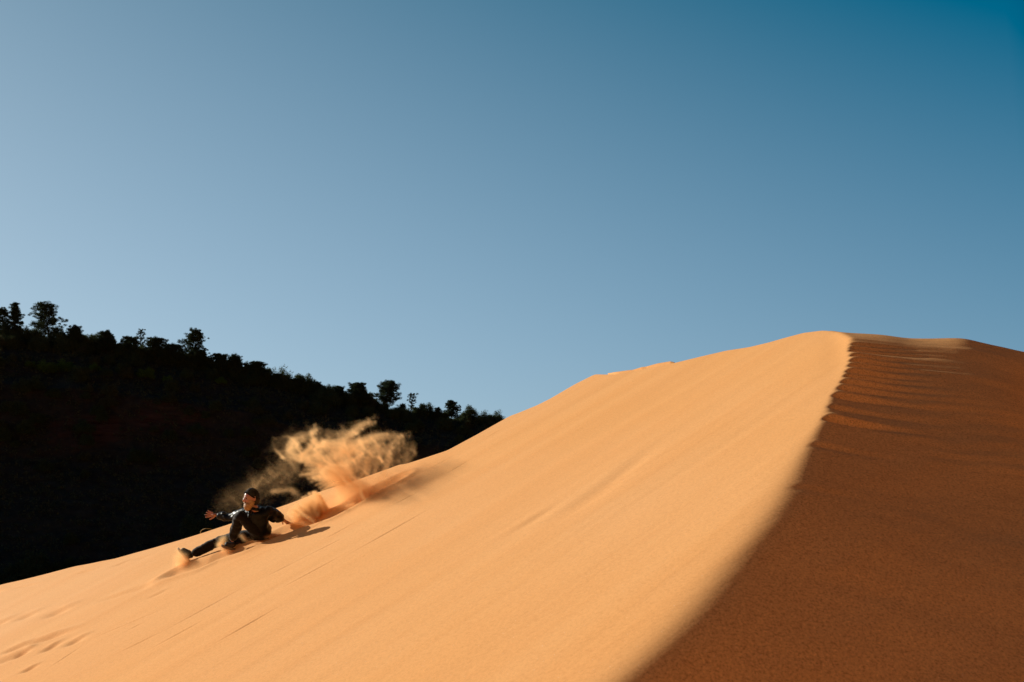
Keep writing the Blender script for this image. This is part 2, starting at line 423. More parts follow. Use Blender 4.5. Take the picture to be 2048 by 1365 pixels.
# sand underfoot, rising behind as an unseen slope added to bounce warm light
ax = np.linspace(-30, 60, 61); ay = np.linspace(-60, 0.5, 50)
AX, AY = np.meshgrid(ax, ay, indexing='ij')
AZ = -1.66 - 0.10 * np.clip(np.abs(AX), 0, 9) + 0.50 * np.clip(-AY - 4.0 + 0.35 * np.clip(AX, -10, 60), 0, 40) + 0.5 * fbm(AX * 0.2, AY * 0.2, 8, 3)
AZ = np.maximum(AZ, -14.3)
idx = np.arange(61 * 50).reshape(61, 50)
af = np.stack([idx[:-1, :-1], idx[1:, :-1], idx[1:, 1:], idx[:-1, 1:]], -1).reshape(-1, 4)
tag(mesh_np('sand_bounce_slope', np.stack([AX, AY, AZ], -1).reshape(-1, 3), af, M_SAND), kind='structure')

# ------------------------------------------------------------------ the dark hill
HSK = [(-900,610),(-400,638),(0,676),(60,686),(150,696),(250,712),(350,728),(420,744),(520,762),(620,787),(700,803),(780,820),(860,834),(940,843),
       (1020,846),(1300,885),(1700,950),(2200,1000)]
_hu, _hv = uv(*zip(*HSK))
def hill_yk(u): return 205 + 42 * np.clip((u + 0.514) / 0.5, -1.5, 2)
def hill_point(u, t):
    """t 0 = foot, 1 = skyline, above 1 = beyond"""
    yk = hill_yk(u); zk = np.interp(u, _hu, _hv) * yk
    yb = yk - 64.0
    tt = np.clip(t, 0, 1)
    y = yb + (yk - yb) * t
    x = u * y
    # bench and cliff profile: steep below, a cliff band, then a gentler top
    prof = np.interp(tt, [0, .25, .50, .56, .66, .72, 0.86, 1.0], [0, .25, .48, .58, .77, .81, .93, 1.0])
    z = -14.5 + (zk + 14.5) * prof
    z = z + (2.4 * fbm(x * 0.035, y * 0.05, 61, 5) + 1.6 * fbm(x * 0.12, y * 0.05 + z * 0.15, 71, 4)) * np.sin(np.clip(t, 0, 1) * math.pi) ** 0.5
    b = np.clip(t - 1, 0, None)
    z = z - b * b * 40 - b * 6
    return x, y, z
hu = np.concatenate([np.linspace(-2.2, -0.56, 80, endpoint=False), np.linspace(-0.56, 0.05, 520), np.linspace(0.05, 0.9, 60)[1:]])
ht = np.concatenate([np.linspace(0, 1, 230), [1.03, 1.08, 1.15, 1.25, 1.4, 1.6, 1.8]])
HU, HT = np.meshgrid(hu, ht, indexing='ij')
HX, HY, HZ = hill_point(HU, HT); HZ = np.maximum(HZ, -16)
idx = np.arange(HX.size).reshape(HX.shape)
hf = np.stack([idx[:-1, :-1], idx[1:, :-1], idx[1:, 1:], idx[:-1, 1:]], -1).reshape(-1, 4)
tag(mesh_np('hill', np.stack([HX, HY, HZ], -1).reshape(-1, 3), hf, M_HILL), kind='structure')
def hill_at_px(px, py):
    """point of the hillside seen at a photo pixel"""
    u, v = uv(px, py); t = np.linspace(0, 1, 600)
    x, y, z = hill_point(np.full(600, float(u)), t); k = np.nonzero(z / y >= float(v))[0]
    i = k[0] if len(k) else 599
    return Vector((float(x[i]), float(y[i]), float(z[i])))

# ------------------------------------------------------------------ trees
def tube(pts, rad, seg=7):
    """tapered tube through pts -> verts, faces(4)"""
    pts = [Vector(p) for p in pts]; V = []; F = []
    for i, p in enumerate(pts):
        d = (pts[min(i + 1, len(pts) - 1)] - pts[max(i - 1, 0)]).normalized()
        a = d.orthogonal().normalized() if abs(d.z) < 0.95 else d.cross(Vector((1, 0, 0))).normalized()
        b = d.cross(a).normalized()
        for k in range(seg):
            t = 2 * math.pi * k / seg; V.append(p + (a * math.cos(t) + b * math.sin(t)) * rad[i])
    for i in range(len(pts) - 1):
        for k in range(seg):
            k2 = (k + 1) % seg; F.append((i * seg + k, i * seg + k2, (i + 1) * seg + k2, (i + 1) * seg + k))
    return V, F
def join(parts):
    V = []; F = []
    for v, f in parts:
        o = len(V); V += [tuple(p) for p in v]; F += [tuple(i + o for i in q) for q in f]
    return np.array(V, float), np.array(F, int)
def leaves(rs, clumps, n, size, flat=0.75):
    """n leaf quads per clump (x, y, z, r)"""
    cl = np.array(clumps); N = len(cl) * n
    c = np.repeat(cl, n, 0)
    d = rs.normal(size=(N, 3)); d /= np.linalg.norm(d, axis=1)[:, None]
    r = rs.random(N) ** 0.45
    p = c[:, :3] + d * (r * c[:, 3])[:, None] * np.array([1, 1, flat])
    a = rs.normal(size=(N, 3)); a /= np.linalg.norm(a, axis=1)[:, None]
    b = np.cross(a, rs.normal(size=(N, 3))); b /= np.linalg.norm(b, axis=1)[:, None]
    s = size * (0.5 + rs.random(N))[:, None]
    v = np.stack([p - a * s * 0.9, p + b * s * 0.4, p + a * s * 0.9, p - b * s * 0.4], 1).reshape(-1, 3)
    f = np.arange(N * 4).reshape(-1, 4)
    return v, f

def pine_mesh(seed, h, w, style):
    rd = random.Random(seed); rs = np.random.RandomState(seed)
    tr = []; cl = []
    lean = rd.uniform(-.03, .03)
    def axis(t): return Vector((lean * h * t + 0.05 * math.sin(t * 5 + seed) * w, 0.04 * math.cos(t * 4) * w, h * t))
    n = 10
    tr.append(tube([axis(i / n) for i in range(n + 1)], [h * 0.028 * (1 - 0.9 * i / n) + 0.02 for i in range(n + 1)], 8))
    prof = {'flat': lambda t: 1.0 - 0.55 * max(0, (t - .45) / .55) ** 1.3 - 0.25 * max(0, (.35 - t) / .35),
            'oval': lambda t: math.sin(min(1, (1.07 - t) * 1.25) * math.pi / 2) ** 0.8,
            'cone': lambda t: 0.12 + 0.88 * (1 - t),
            'thin': lambda t: 0.35 + 0.65 * math.sin(min(1, max(0, (t - .3) / .7)) * math.pi) * (1 if t > .3 else 0.7),
            'spiky': lambda t: 0.15 + 0.9 * (1 - t) ** 0.7}[style]
    t0 = {'flat': .22, 'oval': .14, 'cone': .2, 'thin': .25, 'spiky': .08}[style]
    nl = {'flat': 46, 'oval': 64, 'cone': 50, 'thin': 30, 'spiky': 60}[style]
    for i in range(nl):
        t = t0 + (0.98 - t0) * ((i + rd.random() * .8) / nl)
        az = i * 2.399 + rd.uniform(-.5, .5); L = w / 2 * prof(t) * rd.uniform(.62, 1.12)
        up = {'flat': .18, 'oval': .35, 'cone': .1, 'thin': .7, 'spiky': .75}[style] + 0.3 * t + rd.uniform(-.12, .12)
        p0 = axis(t); di = Vector((math.cos(az), math.sin(az), up))
        p1 = p0 + di * L * .5 + Vector((0, 0, -.03 * L)); p2 = p0 + di * L * 0.95
        p2.z = min(p2.z, h * 1.02)
        tr.append(tube([p0, p1, p2], [h * .009 * (1.3 - t), h * .006 * (1.3 - t), h * .002], 5))
        cr = {'flat': .085, 'oval': .075, 'cone': .08, 'thin': .085, 'spiky': .08}[style] * w
        for k in range(7 if style != 'thin' else 4):
            f = rd.uniform(.25, 1.03); q = p0.lerp(p2, f) + Vector((rd.gauss(0, .05), rd.gauss(0, .05), rd.gauss(0.02, .03))) * w
            cl.append((q.x, q.y, q.z, cr * rd.uniform(.5, 1.1)))
    cl.append((axis(1).x, 0, h * .98, w * .05))
    tv, tf = join(tr); lv, lf = leaves(rs, cl, 110, 0.010 * max(w, 3) + .03, 0.62)
    return (tv, tf), (lv, lf)
def bush_mesh(seed, w, h, n_cl=75, n_lf=110, gap=0.0, leaf=0.13):
    rd = random.Random(seed); rs = np.random.RandomState(seed); tr = []; cl = []
    for k in range(4):
        az = k * 1.6 + rd.random(); q = Vector((math.cos(az) * w * .22, math.sin(az) * w * .22, h * rd.uniform(.5, .75)))
        tr.append(tube([(0, 0, -0.4), (q.x * .35, q.y * .35, q.z * .4), q], [.06 * h, .04 * h, .012 * h], 6))
    for i in range(n_cl):
        a = rd.random() * 6.283; rr = rd.random() ** .5; e = rd.random()
        lob = 0.78 + .3 * math.sin(a * 3 + seed) * .6 + rd.uniform(-.12, .12)
        x = math.cos(a) * rr * w / 2 * lob; y = math.sin(a) * rr * w / 2 * lob
        top = h * math.sqrt(max(0.05, 1 - (rr * .93) ** 2)) * (0.86 + .2 * math.sin(a * 2 + seed * 1.7))
        z = h * .02 + (top - h * .02) * e ** .75
        cl.append((x, y, z, w * rd.uniform(.12, .21)))
    if gap:
        for i in range(5):
            a = rd.random() * 6.283; x = math.cos(a) * w * .15; y = math.sin(a) * w * .15
            cl.append((x, y, h * rd.uniform(.9, 1.02), w * .10))
    tv, tf = join(tr); lv, lf = leaves(rs, cl, n_lf, leaf, 0.85)
    return (tv, tf), (lv, lf)
def snag_mesh(h):
    tr = [tube([(0, 0, -.3), (.15, 0, h * .5), (.5, .1, h)], [.12, .08, .02], 6)]
    for k, (t, dx, dz_) in enumerate([(.5, -.6, .5), (.6, .7, .55), (.75, -.4, .4), (.8, .75, .35), (.4, .8, .5)]):
        p = Vector((.15 + .35 * max(0, t - .5) * 2, 0, h * t)); tr.append(tube([p, p + Vector((dx * .5, .1, dz_ * .6)), p + Vector((dx, .15, dz_ * 1.3))], [.05, .03, .01], 5))
    return join(tr)

def make_tree(name, loc, meshes, leafmat, label, cat, group=None, rz=0.0):
    (tv, tf), (lv, lf) = meshes
    e = empty(name, loc, label, cat, group); e.rotation_euler.z = rz
    mesh_np('trunk', tv, tf, M_BARK, e); mesh_np('crown', lv, lf, leafmat, e, smooth=False)
    return e
def copy_thing(src, loc, rz, sc_, label=None, group=None, cat=None):
    o = src.copy(); C.objects.link(o); o.location = loc; o.rotation_euler.z = rz; o.scale = sc_
    if label: o['label'] = label
    if group: o['group'] = group
    if cat: o['category'] = cat
    for ch in src.children:
        c = ch.copy(); C.objects.link(c); c.parent = o
    return o
def px_m(y): return y / FPX          # metres per photo pixel at depth y

# single trees one can pick out on the skyline: x, foot row, top row, width px, style, label
PINES = [(27, 662, 608, 54, 'cone', 11, 'narrow pointed pine at the left end of the skyline'),
 (3, 662, 620, 44, 'flat', 12, 'small dark pine at the far left end of the skyline'),
 (93, 676, 612, 70, 'flat', 13, 'broad flat-limbed pine standing apart on the left of the skyline'),
 (282, 704, 661, 26, 'thin', 14, 'thin open pine with a small tufted top between the broad and dense oval pines'),
 (385, 726, 664, 58, 'oval', 15, 'dense oval pine standing tallest in the middle of the hill skyline'),
 (775, 812, 768, 62, 'spiky', 16, 'wide spiky many-stemmed pine above the sand plume'),
 (823, 820, 789, 26, 'thin', 17, 'small forked tree just right of the spiky many-stemmed pine'),
 (903, 834, 804, 36, 'oval', 18, 'small round pine on a short trunk near the right end of the skyline')]
for x, fy, ty, wpx, style, seed, lab in PINES:
    u, _ = uv(x, fy); p = hill_at_px(x, fy + 2); yk = p.y
    s = px_m(yk); foot = hill_at_px(x, fy + 1)
    ztop = float(uv(x, ty)[1]) * foot.y; h = ztop - foot.z
    make_tree('pine_tree', foot + Vector((0, 0, -.3)), pine_mesh(seed, h + .3, wpx * s, style), M_PINE, lab, 'tree', 'pines along the hill skyline')
sn = empty('dead_tree', hill_at_px(862, 830), 'bare dead tree leaning right beside a small bush on the skyline', 'dead tree')
sv, sf = snag_mesh(3.0); mesh_np('trunk', sv, sf, M_BARK, sn)

# junipers and oaks: six kinds, then copies
kinds = []
for i, (w, h, g, m) in enumerate([(4.2, 3.0, 0, M_JUNI), (5.2, 3.2, 0, M_JUNI), (3.4, 3.6, 0, M_JUNI), (4.6, 3.9, 0, M_JUNI), (3.0, 2.2, 0, M_BRUSH), (3.8, 2.6, 0, M_GREEN)]):
    kinds.append((bush_mesh(100 + i, w, h, gap=g), m, w, h))
for i_, (w_, h_, st_) in enumerate([(3.9, 4.4, 'oval'), (4.4, 3.9, 'flat')]):
    kinds.append((pine_mesh(300 + i_, h_, w_, st_), M_PINE, w_, h_))
protos = {}
def place_bush(k, loc, rz, s, label, group, cat='tree', name='juniper_tree'):
    key = (k, name)
    if key not in protos:
        o = make_tree(name, loc, kinds[k][0], kinds[k][1], label, cat, group, rz); o.scale = s; protos[key] = o
        return o
    return copy_thing(protos[key], loc, rz, s, label, group, cat)
rd = random.Random(7)
def near(x):
    for lim, ph in ((62, 'left of the broad flat-limbed pine'), (190, 'just right of the broad flat-limbed pine'), (282, 'left of the thin open pine'), (345, 'between the thin open pine and dense oval pine'),
                    (470, 'just right of the dense oval pine'), (610, 'well right of the dense oval pine'), (745, 'left of the spiky many-stemmed pine'), (835, 'beside the spiky many-stemmed pine')):
        if x < lim: return ph
    return 'near the right end of the hill'
# the round oaks near the right end, each one to be told apart
place_bush(3, hill_at_px(940, 842), .4, (.98, .98, 1.05), 'round leafy oak next right of the small round-topped pine', 'junipers along the hill skyline', 'tree', 'oak_tree')
for px, py, s, lab in [(972, 843, .9, 'low dark tree touching the right side of the round oak'),
                       (992, 846, 1.0, 'wide low dark tree where the hill skyline meets the dune')]:
    place_bush(1, hill_at_px(px, py), px, (s, s, s * .85), lab, 'junipers along the hill skyline')
# canopy line: x, top row
CAN = [(-20,652),(14,654),(44,653),(62,662),(80,664),(112,667),(133,664),(150,664),(166,668),(190,667),(214,670),(232,680),(248,684),(262,684),(274,688),
 (297,692),(309,689),(325,696),(338,697),(350,699),(366,706),(376,708),(392,710),(402,712),(416,718),(431,715),(444,722),(457,719),(471,716),(486,727),(503,731),(516,733),(528,733),(540,742),
 (552,750),(566,742),(578,752),(592,760),(607,753),(620,763),(636,764),(650,770),(664,771),(680,777),(694,783),(706,790),(719,781),(733,786),(746,794),
 (800,806),(836,818),(852,803),(872,824),(886,826),(920,830)]
for i, (x, ty) in enumerate(CAN):
    fy = float(np.interp(x, [p[0] for p in HSK], [p[1] for p in HSK])) + 3
    ty = ty + rd.uniform(-7, 4); foot = hill_at_px(x, fy); h = float(uv(x, ty)[1]) * foot.y - foot.z
    k = rd.choice([0, 1, 2, 3, 0, 3]); hh = kinds[k][3]
    s = max(.5, h / hh); wf = min(1.5, max(.8, 1 / s)) * rd.uniform(.85, 1.1)
    place_bush(k, foot, rd.random() * 6.28, (s * wf, s * wf, s), 'rounded juniper on the skyline ' + near(x), 'junipers along the hill skyline')
    if i % 3 == 1 and 120 < x:
        x2 = x + rd.uniform(-6, 6); f2 = hill_at_px(x2, fy + 4); h2 = float(uv(x2, ty - rd.uniform(0, 6))[1]) * f2.y - f2.z; k = rd.choice([6, 7])
        s = h2 / kinds[k][3]; place_bush(k, f2, rd.random() * 6.28, (s, s, s), 'small pine on the skyline ' + near(x2), 'small pines among the skyline junipers', 'tree', 'small_pine_tree')
# second row just below the skyline and scattered ones further down
n = 0
while n < 125:
    x = rd.uniform(-40, 1010); f = rd.random() ** 1.5
    top = float(np.interp(x, [p[0] for p in HSK], [p[1] for p in HSK])); bot = float(np.interp(x, [p[0] for p in SIL], [p[1] for p in SIL]))
    py = top + 6 + f * min(260, bot - top - 6)
    if py > bot + 3: continue
    k = rd.choice([0, 1, 4, 2, 0, 4]); s = rd.uniform(.6, 1.15) * (1 if f < .3 else .8)
    place_bush(k, hill_at_px(x, py), rd.random() * 6.28, (s, s, s * rd.uniform(.8, 1.1)), ('dark bush high on the slope ' if py < top + 60 else 'dark bush halfway down the slope ' if py < top + 150 else 'dark bush low on the slope ') + near(x), 'bushes on the shaded hillside', 'bush', 'bush')
    n += 1
# paler green bushes with the sunlit patches put into their leaf colour
for px, py, s in [(92,744,1.0),(130,742,.95),(104,746,.7),(188,742,.7),(246,745,.6),(290,757,.95),(334,764,.6),(373,735,.7),(352,730,.7),(442,768,.7),(634,795,.8),(716,808,.7),(60,735,.6),(300,745,.5),(575,770,.7),(925,842,.7)]:
    place_bush(5, hill_at_px(px, py), px, (s, s, s * .8), 'yellow-green bush just under the skyline ' + near(px), 'yellow-green bushes under the skyline', 'bush', 'green_bush')
# bushes at the foot of the hill showing over the dune's edge
for px, py, s, k, lab in [(60, 1168, 1.25, 3, 'large dim green bush behind the dune edge, second from the left end'), (8, 1180, 1.0, 1, 'low dim green bush behind the dune edge at the left end'),
                          (100, 1160, .9, 0, 'low bush behind the dune edge, next right of the largest one'), (395, 1082, 1.2, 3, 'dim round bush behind the dune edge just above the raised hand'),
                          (140, 1088, .6, 0, 'small faint bush on the dark lower hillside above the big bush'), (143, 1140, .55, 1, 'small bush at the right end of the clump behind the dune edge')]:
    place_bush(k, hill_at_px(px, py), px, (s, s, s), lab, 'bushes at the foot of the hill', 'bush', 'valley_bush')
# ground cover all over the hill
rs = np.random.RandomState(5); NB = 5200
bu = rs.uniform(-0.62, 0.02, NB); bt = rs.random(NB) ** .8
bx, by, bz = hill_point(bu, bt)
cl = np.stack([bx, by, bz + .25, rs.uniform(.4, 1.3, NB)], 1)
v, f = leaves(rs, cl, 22, 0.20, 0.7)
tag(mesh_np('brush', v, f, M_BRUSH, smooth=False), 'dark low brush and grass covering the hillside between the trees', 'brush', kind='stuff')
gb = [at(400, 1069, 17.2), at(402, 1062, 17.2), at(406, 1059, 17.15), at(412, 1057.5, 17.1), at(420, 1058, 17.1), at(427, 1060, 17.1)]
gbv, gbf = join([tube(gb, [.006, .006, .005, .004, .003, .002], 5)])
M_STRAW = simple('dry_grass', [(0.3, (0.30, 0.22, 0.08)), (0.7, (0.42, 0.33, 0.14))], 30, bump=0).m
tag(mesh_np('grass_stem', gbv, gbf, M_STRAW), 'single thin dry grass stem arching over the dune edge below the raised hand', 'grass stem')
# ------------------------------------------------------------------ the person sliding down the dune
def skin_verts(chains, levels=2):
    """chains: list of (points, radii[, name]); a chain whose first point repeats an earlier point is joined to it.
    returns (verts, faces) of one smooth skinned surface"""
    V = []; E_ = []; RR = []
    def idx(p, r):
        for i, q in enumerate(V):
            if (Vector(q) - Vector(p)).length < 1e-5: return i
        V.append(tuple(p)); RR.append(r); return len(V) - 1
    for pts, rad in chains:
        prev = None
        for p, r in zip(pts, rad):
            i = idx(p, r)
            if prev is not None and i != prev: E_.append((prev, i))
            prev = i
    me = bpy.data.meshes.new('tmp'); me.from_pydata(V, E_, []); o = bpy.data.objects.new('tmp', me); C.objects.link(o)
    md = o.modifiers.new('s', 'SKIN'); md.use_smooth_shade = True; md.branch_smoothing = 0.6
    for i, sv_ in enumerate(me.skin_vertices[0].data):
        r = RR[i]; sv_.radius = r if isinstance(r, tuple) else (r, r); sv_.use_root = (i == 0)
    sd = o.modifiers.new('d', 'SUBSURF'); sd.levels = levels; sd.render_levels = levels
    dg = bpy.context.evaluated_depsgraph_get(); dg.update()
    m2 = bpy.data.meshes.new_from_object(o.evaluated_get(dg))
    v = [tuple(x.co) for x in m2.vertices]; f = [tuple(p.vertices) for p in m2.polygons]
    bpy.data.objects.remove(o); bpy.data.meshes.remove(me); bpy.data.meshes.remove(m2)
    return v, f
def mesh_py(name, parts, mat, parent, smooth=True):
    V = []; F = []
    for v, f in parts:
        o = len(V); V += [tuple(p) for p in v]; F += [tuple(i + o for i in q) for q in f]
    me = bpy.data.meshes.new(name); me.from_pydata(V, [], F); me.update()
    for p in me.polygons: p.use_smooth = smooth
    me.materials.append(mat)
    o = bpy.data.objects.new(name, me); C.objects.link(o)
    if parent is not None: o.parent = parent; o.matrix_parent_inverse = Matrix.Translation(-parent.location)
    return o
def wrinkle(part, amp, sc1, seed, along=None):
    """cloth folds: push vertices along their rough normal by noise"""
    v, f = part; V = np.array(v, float)
    c = V.mean(0)
    me = bpy.data.meshes.new('t'); me.from_pydata(v, [], f); me.update()
    N = np.array([tuple(x.normal) for x in me.vertices]); bpy.data.meshes.remove(me)
    a = fbm(V[:, 0] * sc1 + V[:, 2] * sc1 * .7, V[:, 1] * sc1 - V[:, 2] * sc1 * .9, seed, 3)
    b = np.abs(fbm(V[:, 0] * sc1 * .8 - V[:, 2] * sc1 * 1.3, V[:, 1] * sc1 + V[:, 2] * sc1 * .4, seed + 9, 2))
    V = V + N * ((a + b) * amp)[:, None]
    return [tuple(p) for p in V], f

def cloth_mat(name, c1, c2, rough, spec, sheen=0.0):
    q = NT(name); co = q.coords(); n = q.noise(30, 4, .6, co)
    q.l(q.ramp(n, [(0.3, c1), (0.7, c2)]), q.b.inputs['Base Color']); q.b.inputs['Roughness'].default_value = rough
    q.b.inputs['Specular IOR Level'].default_value = spec
    q.b.inputs['Sheen Weight'].default_value = sheen; q.b.inputs['Sheen Roughness'].default_value = 0.4
    w = q.noise(9, 4, .6, co); q.l(q.bump(w, 0.6, 0.02), q.b.inputs['Normal'])
    return q.m
M_SKIN = NT('skin'); _n = M_SKIN.noise(25, 3, .5)
M_SKIN.l(M_SKIN.ramp(_n, [(.3, (0.36, 0.15, 0.09)), (.7, (0.46, 0.21, 0.13))]), M_SKIN.b.inputs['Base Color'])
M_SKIN.b.inputs['Subsurface Weight'].default_value = 0.6; M_SKIN.b.inputs['Subsurface Radius'].default_value = (0.015, 0.006, 0.003)
M_SKIN.b.inputs['Subsurface Scale'].default_value = 1.0
M_SKIN.b.inputs['Roughness'].default_value = 0.32; M_SKIN = M_SKIN.m
M_JACKET = cloth_mat('black_jacket_leather', (0.003, 0.003, 0.0035), (0.007, 0.007, 0.008), 0.40, 0.14)
M_TROUS = cloth_mat('dark_trouser_cloth', (0.006, 0.0045, 0.004), (0.013, 0.010, 0.008), 0.8, 0.06, 0.18)
M_CAP = cloth_mat('dark_knit_cap', (0.010, 0.008, 0.007), (0.020, 0.016, 0.013), 0.9, 0.1, 0.1)
M_BEARD = cloth_mat('ginger_beard_hair', (0.20, 0.10, 0.04), (0.48, 0.28, 0.12), 0.6, 0.3)
M_HAIR = cloth_mat('dark_hair', (0.015, 0.009, 0.006), (0.03, 0.018, 0.012), 0.6, 0.3)
M_SHOE = cloth_mat('dark_shoe_upper', (0.014, 0.011, 0.009), (0.03, 0.022, 0.017), 0.6, 0.3)
M_SOLE = cloth_mat('brown_rubber_sole', (0.10, 0.07, 0.05), (0.17, 0.12, 0.09), 0.7, 0.3)
M_EYE = simple('dark_eye', [(0.4, (0.02, 0.012, 0.01)), (0.6, (0.03, 0.02, 0.015))], rough=0.2, bump=0).m

hipc = at(524, 1070, 13.62)
per = empty('person', Vector((hipc.x, hipc.y, ground_z(hipc.x, hipc.y))),
            'bearded person in dark cap and black clothes sliding down the dune, one arm stretched out', 'person')
pelvis = at(523, 1069, 13.62); spine = at(520, 1052, 13.52); chest = at(515, 1036, 13.42); neckb = at(510, 1021, 13.37)
headc = at(503, 997, 13.32)
rsh = at(495, 1025, 13.50); rel = at(464, 1035, 13.62); rwr = at(434, 1031, 13.72)
lsh = at(533, 1022, 13.42); lel = at(555, 1034, 13.62); lwr = at(566, 1040, 13.82)
lhd = at(574, 1046, 13.90)
lhip = at(527, 1071, 13.52); rhip = at(516, 1069, 13.76)
lkn = at(480, 1029, 13.40); lan = at(464, 1083, 13.70)
rkn = at(434, 1085, 13.97); ran = at(386, 1108, 14.04)
def mid(a, b, t): return a.lerp(b, t)
# hands: palm and five separate fingers
def hand(wrist, direction, side, palm_n, size, curl, spread=1.0):
    d = direction.normalized(); n = palm_n - d * palm_n.dot(d); n.normalize(); s = d.cross(n) * side
    P = lambda a, b, c: wrist + d * a * size + s * b * size + n * c * size
    ch = [([wrist, P(.35, 0, 0), P(.75, 0.02, 0)], [(0.026, 0.030), (0.034, 0.022), (0.036, 0.020)])]
    fin = []
    for k, (b, L, sp) in enumerate([(.30, .72, .28), (.11, .82, .09), (-.09, .76, -.09), (-.27, .60, -.27)]):
        a0 = P(.60, b * .9, 0); pts = [a0]; cd = 0.0; cur = P(.98 - abs(b) * .15, b, 0); pts.append(cur)
        for j, fr in enumerate((.42, .32, .26)):
            cd += curl * (0.7 if j == 0 else 1.0) * (1 + .12 * k)
            step = (d * math.cos(cd) + n * math.sin(cd) + s * sp * spread * math.cos(cd)) * L * fr * size
            cur = cur + step; pts.append(cur)
        fin.append((pts, [.0115, .0105, .0095, .0085, .0070]))
    t0 = P(.22, .22, .04); t1 = P(.50, .50, .12); t2 = P(.74, .68, .16); t3 = P(.92, .78, .20)
    fin.append(([t0, t1, t2, t3], [.014, .012, .0105, .0085]))
    return ch, fin
rdir = (at(408, 1027, 13.76) - rwr)
rch, rfin = hand(rwr + rdir.normalized() * 0.005, rdir, -1, Vector((0.1, -1, 0.1)), 0.092, 0.16, 1.3)
ldir = (at(583, 1050, 13.95) - lwr)
lch, lfin = hand(lwr, ldir, 1, Vector((0.1, -0.2, -1)), 0.092, 0.25, 1.0)
headn = headc + Vector((0.012, 0.02, -0.07))
body_ch = [([pelvis, spine, chest, neckb, mid(neckb, headn, .6), headn], [.085, .085, .095, .058, .054, .054]),
 ([chest + Vector((0, 0, 0)), rsh, mid(rsh, rel, .5), rel, mid(rel, rwr, .5), rwr + (rwr - rel).normalized() * .004], [.095, .055, .042, .036, .033, .026]),
 ([chest, lsh, mid(lsh, lel, .5), lel, mid(lel, lwr, .5), lwr], [.095, .055, .042, .036, .033, .026]),
 ([pelvis, lhip, mid(lhip, lkn, .5), lkn, mid(lkn, lan, .4), lan], [.085, .07, .06, .045, .045, .036]),
 ([pelvis, rhip, mid(rhip, rkn, .5), rkn, mid(rkn, ran, .4), ran], [.085, .07, .06, .045, .045, .036])]
parts = [skin_verts(body_ch, 2)]
for ch, fin in ((rch, rfin), (lch, lfin)):
    parts.append(skin_verts(ch, 2)); parts += [skin_verts([f], 2) for f in fin]
# head: turned half towards the travel direction, tilted down the slope
FACE = Vector((-0.80, -0.58, -0.10)).normalized(); HUP = Vector((-0.08, 0.0, 1)); HUP = (HUP - FACE * HUP.dot(FACE)).normalized(); HSD = HUP.cross(FACE)
HM = Matrix((HSD, FACE, HUP)).transposed()
def H(x, y, z): return headc + HM @ Vector((x, y, z))
def head_mesh(nu=56, nv=44):
    V = []; F = []
    for j in range(nv + 1):
        ph = math.pi * j / nv
        for i in range(nu):
            th = 2 * math.pi * i / nu; sx = math.sin(ph) * math.sin(th); sy = math.sin(ph) * math.cos(th); sz = math.cos(ph)
            x, y, z = sx * .076, sy * .098, sz * .122
            if z < 0:                                            # narrow jaw
                k = -z / .122; x *= 1 - .30 * k * k; y *= 1 - .10 * k; y += .012 * k
            if sy < 0 and z < -.03: y *= 1 - .35 * min(1, (-z - .03) / .06)
            g = lambda cx, cz, w, h: math.exp(-((x - cx) / w) ** 2 - ((z - cz) / h) ** 2) * (1 if sy > 0 else 0)
            y += .020 * g(0, -.024, .011, .016) + .015 * g(0, -.006, .009, .020)       # nose
            y -= .011 * (g(.030, .002, .015, .011) + g(-.030, .002, .015, .011))       # eye sockets
            y += .005 * (g(.030, .020, .022, .007) + g(-.030, .020, .022, .007))       # brow
            y += .006 * g(0, -.058, .020, .006) - .004 * g(0, -.0635, .018, .002)      # lips
            y += .008 * g(0, -.092, .020, .014)                                         # chin
            y += .004 * (g(.042, -.025, .016, .018) + g(-.042, -.025, .016, .018))     # cheekbones
            V.append(tuple(H(x, y, z)))
    for j in range(nv):
        for i in range(nu):
            i2 = (i + 1) % nu; F.append((j * nu + i, (j + 1) * nu + i, (j + 1) * nu + i2, j * nu + i2))
    return V, F
parts.append(head_mesh())
for s in (-1, 1):                                                # ears
    V = []; F = []
    for j in range(9):
        for i in range(12):
            a = math.pi * j / 8; b = 2 * math.pi * i / 12
            V.append(tuple(H(s * (.078 + .010 * math.cos(b) * math.sin(a) + .006 * abs(math.sin(a))), -.012 + .017 * math.sin(b) * math.sin(a) - .004 * math.cos(a), -.008 + .031 * math.cos(a))))
    for j in range(8):
        for i in range(12):
            i2 = (i + 1) % 12; F.append((j * 12 + i, (j + 1) * 12 + i, (j + 1) * 12 + i2, j * 12 + i2))
    parts.append((V, F))
body = mesh_py('body', parts, M_SKIN, per)
def ellip(c, r, nu=24, nv=16, fn=None):
    V = []; F = []
    for j in range(nv + 1):
        for i in range(nu):
            a = math.pi * j / nv; b = 2 * math.pi * i / nu
            x, y, z = math.sin(a) * math.sin(b), math.sin(a) * math.cos(b), math.cos(a)
            if fn: x, y, z = fn(x, y, z)
            V.append(tuple(H(c[0] + r[0] * x, c[1] + r[1] * y, c[2] + r[2] * z)))
    for j in range(nv):
        for i in range(nu):
            i2 = (i + 1) % nu; F.append((j * nu + i, (j + 1) * nu + i, (j + 1) * nu + i2, j * nu + i2))
    return V, F
for s in (-1, 1): mesh_py('eye', [ellip((s * .030, .079, .001), (.011, .011, .009), 14, 10)], M_EYE, per)
